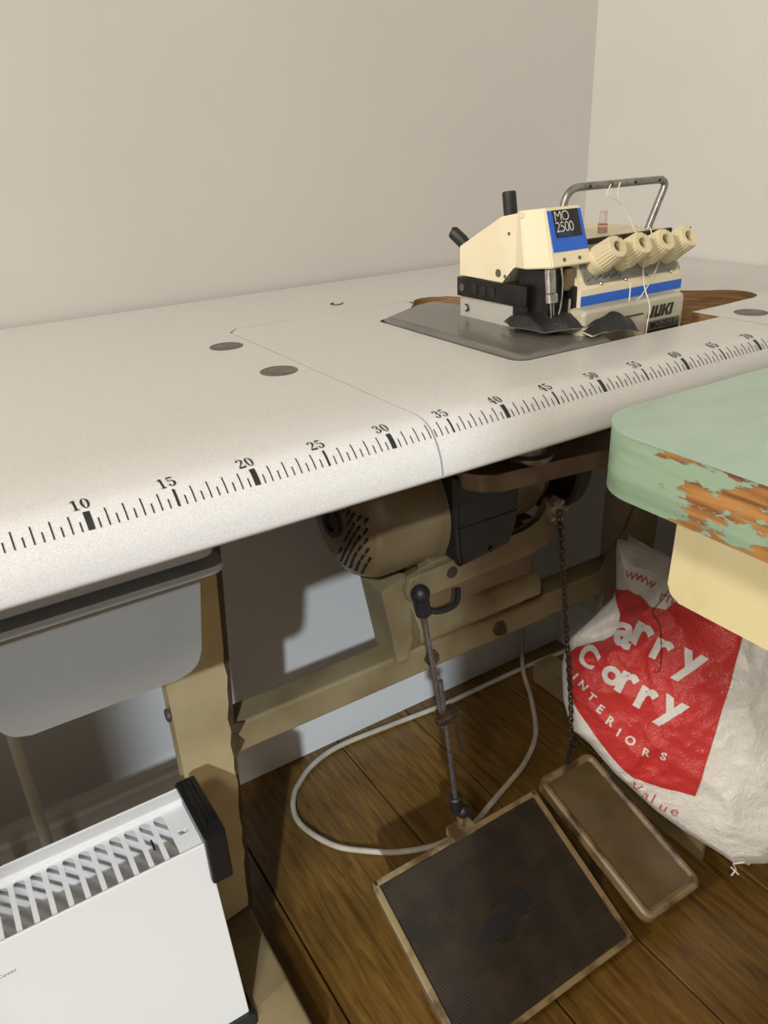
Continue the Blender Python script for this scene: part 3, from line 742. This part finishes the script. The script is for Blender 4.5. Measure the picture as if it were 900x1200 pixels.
box(bm, .555, .578, .121, .14, .803, .815, .002); box(bm, .566, .585, .112, .122, .8035, .811, .002)
kid('looper_mechanism', bm, M['dark'], mc)
bm = new(); cyl(bm, (.5530, .1270, .860), (.5545, .1262, .838), .0052, 20, .0008); cyl(bm, (.5548, .1258, .838), (.5555, .1254, .829), .0062, 16, .001); nb = kid('needle_bar', bm, M['chrome'], mc)
bm = new()
for dx in (-.0018, .0014): tube(bm, [(.5555 + dx, .1252, .830), (.5575 + dx, .1242, .8065)], [.0010, .0006], 8)
kid('needle', bm, M['chrome'], nb)
bm = new(); box(bm, .5700, .5730, .118, .127, .806, .832, .001); kid('presser_foot', bm, M['chrome'], mc)
bm = new(); tube(bm, catmull([(.562, .122, .860), (.5635, .1205, .845), (.5625, .121, .825), (.5605, .123, .812)], 5), .0008, 8); kid('thread_wire', bm, M['chrome'], mc)
bm = new(); box(bm, .569, .583, .122, .150, .838, .858, .002); kid('oil_window', bm, M['motor'], mc)
# cloth plate flush with the tabletop
cpl = [(.502, .0835)] + arc(.4945, .0955, .0120, 270, 180, 5) + [(.4815, .298)] + arc(.493, .302, .0100, 180, 100, 4) + [(.545, .341), (.575, .345), (.585, .325), (.592, .270), (.592, .0835)]
bm = new(); prism(bm, cpl, XY, .780, .7955)
tf = [f for f in bm.faces if f.normal.z > .9 or abs(f.calc_center_median().z - .7955) < 1e-5]
bmesh.ops.recalc_face_normals(bm, faces=bm.faces[:])
r = bmesh.ops.inset_region(bm, faces=[f for f in bm.faces if abs(f.calc_center_median().z - .7955) < 1e-5], thickness=.007, depth=0)
for f in bm.faces:
    pass
top = max((f for f in bm.faces if all(abs(v.co.z - .7955) < 1e-5 for v in f.verts)), key=lambda f: f.calc_area())
for v in top.verts: v.co.z = .7995
kid('cloth_plate', bm, M['plate'], mc)

# ------------------------------------------------------------------ leather scrap under the presser foot
def sheet(bm, P, th, mi_top=0, mi_bot=1):
    nu, nv = len(P), len(P[0])
    def nrm(i, j):
        a = P[min(i + 1, nu - 1)][j] - P[max(i - 1, 0)][j]; b = P[i][min(j + 1, nv - 1)] - P[i][max(j - 1, 0)]
        return a.cross(b).normalized()
    Tp = [[bm.verts.new(P[i][j]) for j in range(nv)] for i in range(nu)]
    Bt = [[bm.verts.new(P[i][j] - nrm(i, j) * th) for j in range(nv)] for i in range(nu)]
    for i in range(nu - 1):
        for j in range(nv - 1):
            bm.faces.new((Tp[i][j], Tp[i + 1][j], Tp[i + 1][j + 1], Tp[i][j + 1])).material_index = mi_top
            bm.faces.new((Bt[i][j], Bt[i][j + 1], Bt[i + 1][j + 1], Bt[i + 1][j])).material_index = mi_bot
    for i in range(nu - 1):
        for j in (0, nv - 1): bm.faces.new((Tp[i][j], Tp[i + 1][j], Bt[i + 1][j], Bt[i][j])).material_index = mi_bot
    for j in range(nv - 1):
        for i in (0, nu - 1): bm.faces.new((Tp[i][j], Tp[i][j + 1], Bt[i][j + 1], Bt[i][j])).material_index = mi_bot
lt = thing('leather_scrap', 'folded strip of black leather with pale raw edges under the machine needle', 'leather', (.58, .12, .800))
def interp(t, tab_):
    for (a, x), (b, y) in zip(tab_, tab_[1:]):
        if t <= b:
            k = (t - a) / (b - a); k = k * k * (3 - 2 * k); return x + (y - x) * k
    return tab_[-1][1]
def dome(name, x, yf, yb, h, lift, n=36, m=16, wob=.0009):
    P = []
    for i in range(n + 1):
        u = i / n; row = []
        for j in range(m + 1):
            v = j / m
            z = .8016 + interp(u, lift) * (1 - v) ** 3 + interp(u, h) * math.sin(math.pi * min(1, v * .86 + .02)) ** .62
            p = Vector((interp(u, x) if isinstance(x, list) else x[0] + (x[1] - x[0]) * u, interp(u, yf) + (interp(u, yb) - interp(u, yf)) * v, z))
            p.z += wob * noise.noise(p * 70) + wob * .7 * noise.noise(p * 160)
            p.x += .006 * v * (1 - u)
            row.append(p)
        P.append(row)
    bm = new(); sheet(bm, P, .0013); return kid(name, bm, [M['leather'], M['hide']], lt)
dome('folded_pad', (.529, .606), [(0, .152), (.16, .118), (.5, .101), (1, .090)], [(0, .174), (.3, .176), (.7, .166), (1, .150)],
     [(0, .0065), (.18, .015), (.45, .0205), (.7, .0185), (1, .008)], [(0, .0035), (.2, .001), (.5, .0025), (.8, .0055), (1, .0035)])
dome('curled_end', (.570, .634), [(0, .0868), (1, .0835)], [(0, .135), (1, .1005)],
     [(0, .003), (.3, .0135), (.62, .0165), (.85, .0095), (1, -.004)], [(0, .001), (1, -.004)])

# ------------------------------------------------------------------ threads
def thread(name, lists, r, label, m, cat='thread'):
    bm = new()
    for l in lists: tube(bm, catmull(l, 8), r, 6)
    return tag(obj(name, bm, m, None, True), label, cat)
thread('white_thread', [[(.655, .1452, .926), (.652, .144, .915), (.657, .142, .904), (.664, .138, .893), (.668, .133, .8815), (.668, .120, .868), (.660, .1115, .846), (.658, .106, .832), (.659, .0985, .815), (.6555, .0965, .800), (.652, .094, .788)],
   [(.664, .138, .893), (.676, .134, .884), (.684, .1335, .882), (.689, .1325, .8825), (.688, .128, .872)],
   [(.690, .118, .853), (.675, .1125, .838), (.655, .106, .826), (.640, .102, .820)],
   [(.645, .1125, .838), (.640, .108, .828), (.634, .103, .820)],
   [(.643, .1452, .925), (.636, .143, .916), (.646, .142, .912), (.656, .141, .906)]],
   .0006, 'loose off-white threads trailing from the thread bar down over the blue stripe', M['thread'])
thread('thread_scrap', [[(.494, .437, T + .0006), (.487, .432, T + .001), (.490, .424, T + .0006), (.497, .424, T + .0006), (.503, .430, T + .0006)]], .0006, 'tiny dark curl of thread lying on the bare tabletop behind the machine', M['dark'])

# ------------------------------------------------------------------ convector heater
ht = thing('convector_heater', 'white convector heater with slotted top and black end cap on the floor', 'heater', (-.10, .21, 0))
HX0, HX1 = -.52, .163
bm = new(); prism(bm, [(HX0, .055), (HX1 + .011, .055), (HX1, .3405), (HX0, .3405)], XZ, .1700, .1735, .0014)
kid('front_panel', bm, M['heater'], ht)
bm = new(); prism(bm, [(HX0, .055), (HX1 + .008, .055), (HX1, .345), (HX0, .345)], XZ, .2530, .2560, .0010)
kid('back_panel', bm, M['heater'], ht)
loops = [[(HX0, .1735), (HX1, .1735), (HX1, .2530), (HX0, .2530)]]
x = .1320
while x > HX0 + .03:
    loops.append(rrect(x - .0052, x + .0052, .1745, .2345, .0045, 4, (0, 0, 1, 1))); x -= .0153
loops.append([(.1435, .197), (.1535, .197), (.1535, .203), (.1435, .203)])
bm = fill2d(loops, .3370, .3382)
box(bm, HX0, HX1, .2375, .2540, .3378, .3450, .0022, 2)
gr = kid('top_grille', bm, M['heater'], ht)
bm = new(); box(bm, .1165, .1185, .196, .208, .3350, .3392, .0004); kid('grille_lint', bm, M['ink'], gr)  # dark lint on one slot, modelled as a small black block
bm = new(); box(bm, HX0 + .02, HX1 - .004, .2050, .2065, .06, .300); box(bm, HX0 + .02, HX1 - .004, .1760, .2515, .058, .060)
kid('inner_baffle', bm, M['heatin'], ht)
bm = new(); V, F = text2d('Do Not Cover', .0062, 0, align='RIGHT', spacing=1.06); put(bm, V, F, lambda u, v: (-.0255 + u, .16985, .3015 + v)); kid('warning_text', bm, M['disc'], ht, False)
bm = new()
prism(bm, [(.164, .2880), (.164, .3515), (.176, .3515), (.256, .3515), (.262, .345), (.262, .325), (.190, .2860)], YZ, .1605, .1835, .0030, 3)
cap = kid('end_cap', bm, M['blackgloss'], ht)
bm = new(); prism(bm, [(.180, .3505), (.180, .3560), (.250, .3560), (.256, .3505)], YZ, .1660, .1700, .001); prism(bm, [(.180, .3505), (.180, .3545), (.250, .3545), (.256, .3505)], YZ, .1760, .1790, .001); kid('cap_ridge', bm, M['blackgloss'], cap)
bm = new(); prism(bm, [(.1670, .0552), (.1725, .0552), (.1635, .335), (.1600, .335)], XZ, .1740, .2528); kid('side_panel', bm, M['heater'], ht)
for x in (.140, -.46):
    bm = new(); prism(bm, [(.120, .0), (.120, .012), (.165, .058), (.262, .058), (.30, .012), (.30, 0)], YZ, x, x + .040, .003); kid('heater_foot', bm, M['blackgloss'], ht)

# ------------------------------------------------------------------ pipes by the wall
for x, lbl in ((.0225, 'cream painted vertical pipe at the skirting, the one fully in view behind the heater'), (-.046, 'cream painted vertical pipe at the left frame edge, only a sliver showing')):
    bm = new(); tube(bm, [(x, .510, 0), (x, .510, .60), (x, .510, .7515)], .0078, 20); tag(obj('heating_pipe', bm, M['pipe'], None, True), lbl, 'pipe')

# ------------------------------------------------------------------ green table
gt = thing('green_table', 'mint green table with rounded corner and chipped worn wooden edge', 'table', (.452, -.024, 0))
gx0, gx1, gy0, gy1 = .452, 1.052, -.95, -.0245
out = rrect(gx0, gx1, gy0, gy1, .045, 12, (1, 1, 1, 1))
bm = new(); prism(bm, out, XY, .727, .7752, .004, 3); kid('tabletop', bm, M['chipped'], gt)
bm = new(); prism(bm, rrect(gx0 + .0006, gx1 - .0006, gy0 + .0006, gy1 - .0006, .0448, 12), XY, .7748, .7755); kid('laminate_line', bm, M['rust'], gt)
bm = new(); prism(bm, rrect(gx0 - .0004, gx1, gy0, gy1 + .0002, .045, 12), XY, .7756, .7780, .0006); kid('laminate_sheet', bm, M['greentop'], gt)
bm = new(); prism(bm, rrect(gy0 + .08, -.0780, .6330, .7268, .012, 8, (1, 1, 0, 0)), YZ, .500, .88, .002, 2); kid('drawer', bm, M['butter'], gt)
bm = new(); prism(bm, [(.476, -.078), (.492, -.060), (.510, -.072), (.500, -.09)], XY, .716, .727, .002); kid('corner_bracket', bm, M['steel'], gt)
for (x, y) in ((.97, -.10), (.97, -.88), (.53, -.90)):
    bm = new(); prism(bm, rrect(x - .022, x + .022, y - .022, y + .022, .006, 3), XY, 0, .7268, .001); kid('leg', bm, M['butter'], gt)

# ------------------------------------------------------------------ carrier bag
bg = thing('carrier_bag', 'white plastic carrier bag with a red printed square, stuffed full under the green table', 'bag', (.90, .10, 0))
BO = Vector((.808, .154, .259)); E1 = Vector((.591, -.807, -.001)); E2 = Vector((.285, .207, .936)); NN = Vector((-.755, -.553, .352))
OUTL = [(-.069, .198), (-.042, .197), (-.012, .19), (.01, .181), (.06, .147), (.138, .124), (.204, .089), (.247, -.007), (.234, -.129), (.184, -.22), (.144, -.232), (.13, -.225), (.071, -.202), (.034, -.184), (-.03, -.142), (-.071, -.106), (-.1, -.089), (-.115, -.05), (-.123, .001), (-.12, .038), (-.092, .074), (-.063, .114), (-.06, .127)]
CX, CY = .045, -.035
dense = []
for i in range(len(OUTL)):
    a, b = OUTL[i], OUTL[(i + 1) % len(OUTL)]
    for k in range(10): dense.append((a[0] + (b[0] - a[0]) * k / 10, a[1] + (b[1] - a[1]) * k / 10))
tab = sorted((math.atan2(y - CY, x - CX), math.hypot(x - CX, y - CY)) for x, y in dense)
def orad(th):
    lo = tab[-1]; lo = (lo[0] - 2 * math.pi, lo[1])
    for t_ in tab + [(tab[0][0] + 2 * math.pi, tab[0][1])]:
        if th <= t_[0]:
            return lo[1] + (t_[1] - lo[1]) * ((th - lo[0]) / max(1e-9, t_[0] - lo[0]))
        lo = t_
    return lo[1]
def crumple(a, b):
    p = Vector((a, b, .3))
    w = Vector((noise.noise(p * 9), noise.noise(p * 9 + Vector((5, 1, 2))), 0)) * .03
    h = 0
    for sc, am in ((11, .0075), (23, .0042), (47, .0018)):
        q = (p + w) * sc
        h += am * (1 - 2.2 * abs(noise.noise(q)))
    return h
def fold(a, b):
    # deep pleat that swallows the first letters, running from the notch on the left towards the centre
    d = (b - .062) * .90 + (a + .07) * -.42
    along_ = max(0, 1 - max(0, a + .03) / .05)
    return -.016 * math.exp(-(d / .012) ** 2) * along_ + .010 * math.exp(-((d + .022) / .014) ** 2) * along_
def bh(a, b):
    r = min(1, math.hypot(a - CX, b - CY) / orad(math.atan2(b - CY, a - CX)))
    e = (1 - r ** 3)
    return .055 * e ** .65 + (crumple(a, b) + fold(a, b)) * min(1, e * 3.0)
def BP(a, b, off=0.0): return BO + E1 * a + E2 * b + NN * (bh(a, b) + off)
bm = new(); NA, NR = 280, 100
def clampz(p):
    lim = .048 if (p.x < .97) else .003
    if p.z < lim: p.z = lim + .15 * 0
    p.x = min(p.x, 1.04)
    return p
rings = []
for i in range(1, NR + 1):
    r = i / NR; ring = []
    for k in range(NA):
        th = -math.pi + 2 * math.pi * k / NA; rr = orad(th) * r
        ring.append(bm.verts.new(clampz(BP(CX + rr * math.cos(th), CY + rr * math.sin(th)))))
    rings.append(ring)
c = bm.verts.new(BP(CX, CY))
for k in range(NA): bm.faces.new((c, rings[0][k], rings[0][(k + 1) % NA]))
for a, b in zip(rings, rings[1:]):
    for k in range(NA): bm.faces.new((a[k], b[k], b[(k + 1) % NA], a[(k + 1) % NA]))
back = [rings[-1]]
for i in range(24, 0, -1):
    r = i / 25; ring = []
    for k in range(NA):
        th = -math.pi + 2 * math.pi * k / NA; rr = orad(th) * r
        a_, b_ = CX + rr * math.cos(th), CY + rr * math.sin(th)
        top_ = max(0, min(1, (.20 - b_) / .12))
        p = BO + E1 * a_ + E2 * b_ - NN * ((.02 + .075 * top_) * (1 - r ** 2.5) ** .6 + crumple(b_, a_) * .5 * (1 - r))
        if p.z > .05 and p.y > .285 and p.x > .84: p.y = .285
        ring.append(bm.verts.new(clampz(p)))
    back.append(ring)
for a, b in zip(back, back[1:]):
    for k in range(NA): bm.faces.new((a[k], b[k], b[(k + 1) % NA], a[(k + 1) % NA]))
bm.faces.new(back[-1])
kid('bag_film', bm, M['bag'], bg)
def finer(bm, mx):
    bmesh.ops.triangulate(bm, faces=bm.faces[:])
    for _ in range(7):
        es = [e for e in bm.edges if e.calc_length() > mx]
        if not es: break
        bmesh.ops.subdivide_edges(bm, edges=es, cuts=1); bmesh.ops.triangulate(bm, faces=bm.faces[:])
def seat(a, b):
    h = bh(a, b) / 1.143      # print is laid on the bulged face, a little in from the flat outline
    return a * (1 - h), b + (.33 - b) * h
def printed(name, items, mx, off, m):
    """items: (verts2d, faces) already in bag coordinates"""
    bm = new()
    for V, F in items: put(bm, V, F, lambda u, v: (u, v, 0))
    bmesh.ops.remove_doubles(bm, verts=bm.verts[:], dist=1e-6); finer(bm, mx)
    for v in bm.verts: v.co = BP(v.co.x, v.co.y, off)
    return kid(name, bm, m, bg)
red = [(-.062, .127), (-.045, .128), (-.025, .121), (-.012, .109), (.010, .108), (.020, .121), (.060, .113), (.112, .098), (.081, -.148), (.035, -.146), (-.006, -.139), (-.04, -.113), (-.074, -.080), (-.098, -.052), (-.112, -.018), (-.1165, .021), (-.105, .031), (-.088, .037), (-.070, .045), (-.058, .054), (-.050, .072), (-.050, .091), (-.058, .110)]
red = [seat(*p) for p in red]
rb = fill2d([red], 0, 0)
rv = [(v.co.x, v.co.y) for v in rb.verts]; rb.verts.index_update(); rf = [tuple(v.index for v in f.verts) for f in rb.faces]; rb.free()
printed('red_square', [(rv, rf)], .004, .0016, M['bagred'])
def glyphs(chars, size, offset=0.0, xs=1.0, shear=0.0):
    out = []
    for chx, a, b, rot, sc in chars:
        a, b = seat(a, b)
        V, F = text2d(chx, size * sc, offset * sc, shear, xs)
        cxm = (min(p[0] for p in V) + max(p[0] for p in V)) / 2; cym = (min(p[1] for p in V) + max(p[1] for p in V)) / 2
        ca, sa = math.cos(R(rot)), math.sin(R(rot))
        out.append(([(a + (u - cxm) * ca - (v - cym) * sa, b + (u - cxm) * sa + (v - cym) * ca) for u, v in V], F))
    return out
printed('shop_name', glyphs([('a', -.0415, .061, -12, .92), ('r', -.0165, .064, -16, 1), ('r', .012, .050, -17, 1), ('y', .050, .031, -18, 1),
    ('C', -.086, .020, -25, .62), ('o', -.051, .0, -20, .82), ('r', -.028, -.008, -18, 1), ('r', .000, -.025, -18, 1), ('y', .034, -.0395, -19, 1)], .060, .0022), .0035, .0027, M['bagtext'])
printed('shop_name_small', glyphs([('I', -.101, -.011, -35, 1), ('N', -.0885, -.021, -33, 1), ('T', -.0745, -.0365, -30, 1), ('E', -.060, -.0515, -28, 1), ('R', -.044, -.067, -24, 1), ('I', -.031, -.080, -20, 1), ('O', -.014, -.089, -14, 1.05), ('R', .010, -.099, -10, 1), ('S', .033, -.1005, -6, 1)], .0165, .0006), .0035, .0026, M['bagtext'])
printed('red_lettering', glyphs([('V', .002, -.151, -18, 1), ('a', .016, -.1615, -16, 1), ('l', .027, -.164, -14, 1), ('u', .041, -.1735, -12, 1), ('e', .057, -.177, -10, 1)], .024), .0035, .0012, M['bagpink'])
printed('web_address', glyphs([('w', -.043, .149, -12, 1), ('w', -.029, .147, -14, 1), ('w', -.0155, .141, -18, .9), ('r', .004, .124, -12, 1), ('n', .014, .123, -14, 1)], .022), .0035, .0012, M['bagpink'])
# inside of the open top
bm = new(); P = []
for i in range(12):
    row = []
    for j in range(5):
        a_ = -.055 + .065 * i / 11; v = j / 4
        row.append(BO + E1 * a_ + E2 * (.185 - .03 * i / 11 + .018 * v) + NN * (-.018 - .02 * v + .004 * math.sin(i)))
    P.append(row)
sheet(bm, P, .0006, 0, 0); kid('bag_rim', bm, M['bag'], bg)
bt = [(.008, .181), (.011, .139), (-.007, .104), (.004, .085), (.009, .064), (.013, .028), (.010, .018), (.004, .016)]
bm = new(); tube(bm, [BP(p.x, p.y, .0032) for p in catmull([(a, b, 0) for a, b in [seat(*q) for q in bt]], 8)], .0005, 6)
tag(obj('black_thread', bm, M['ink'], None, True), 'single black thread hanging down across the red print of the carrier bag', 'thread')
bm = new()
for l in ([(.140, -.226), (.146, -.240), (.141, -.250)], [(.139, -.238), (.150, -.246)], [(.14, -.226), (.152, -.217), (.160, -.224)]):
    tube(bm, [BP(a, b, .002) for a, b in l], .0011, 6)
kid('tied_tag', bm, M['bagtext'], bg)

# ------------------------------------------------------------------ light, world, camera
def lamp(name, kind, loc, direction, energy, col, **k):
    l = bpy.data.lights.new(name, kind); l.energy = energy; l.color = col
    for a, b in k.items(): setattr(l, a, b)
    o = bpy.data.objects.new(name, l); COL.objects.link(o); o.location = loc
    o.rotation_euler = Vector(direction).to_track_quat('-Z', 'Y').to_euler(); return o
lamp('daylight', 'SUN', (-1.5, -2.5, 2.5), (.46, .715, -.53), 2.4, (.80, .90, 1.0), angle=R(1.4))
lamp('ceiling_lamp', 'AREA', (-1.15, -1.35, 2.5), (1.5, 1.5, -1.6), 33, (1, .925, .82), shape='DISK', size=.35)
lamp('side_lamp', 'AREA', (-2.3, -.45, 1.95), (2.6, .5, -1.1), 46, (1, .925, .82), shape='DISK', size=.30)
w = bpy.data.worlds.new('room_light'); S.world = w; w.use_nodes = True
b = w.node_tree.nodes['Background']; b.inputs[0].default_value = (1, .95, .88, 1); b.inputs[1].default_value = .30

cam = bpy.data.cameras.new('camera'); co = bpy.data.objects.new('camera', cam); COL.objects.link(co); S.camera = co
cam.sensor_fit = 'VERTICAL'; cam.sensor_height = 36; cam.lens = 904.76 / 1200 * 36
cam.clip_start = .02
CR = Matrix(((.845, .264, -.465), (-.533, .346, -.772), (-.042, .900, .433)))
co.matrix_world = Matrix.Translation((.040, -.411, .971)) @ CR.to_4x4()
S.view_settings.view_transform = 'Standard'; S.view_settings.look = 'None'; S.view_settings.gamma = 1; S.view_settings.exposure = 0
S.view_settings.use_curve_mapping = False
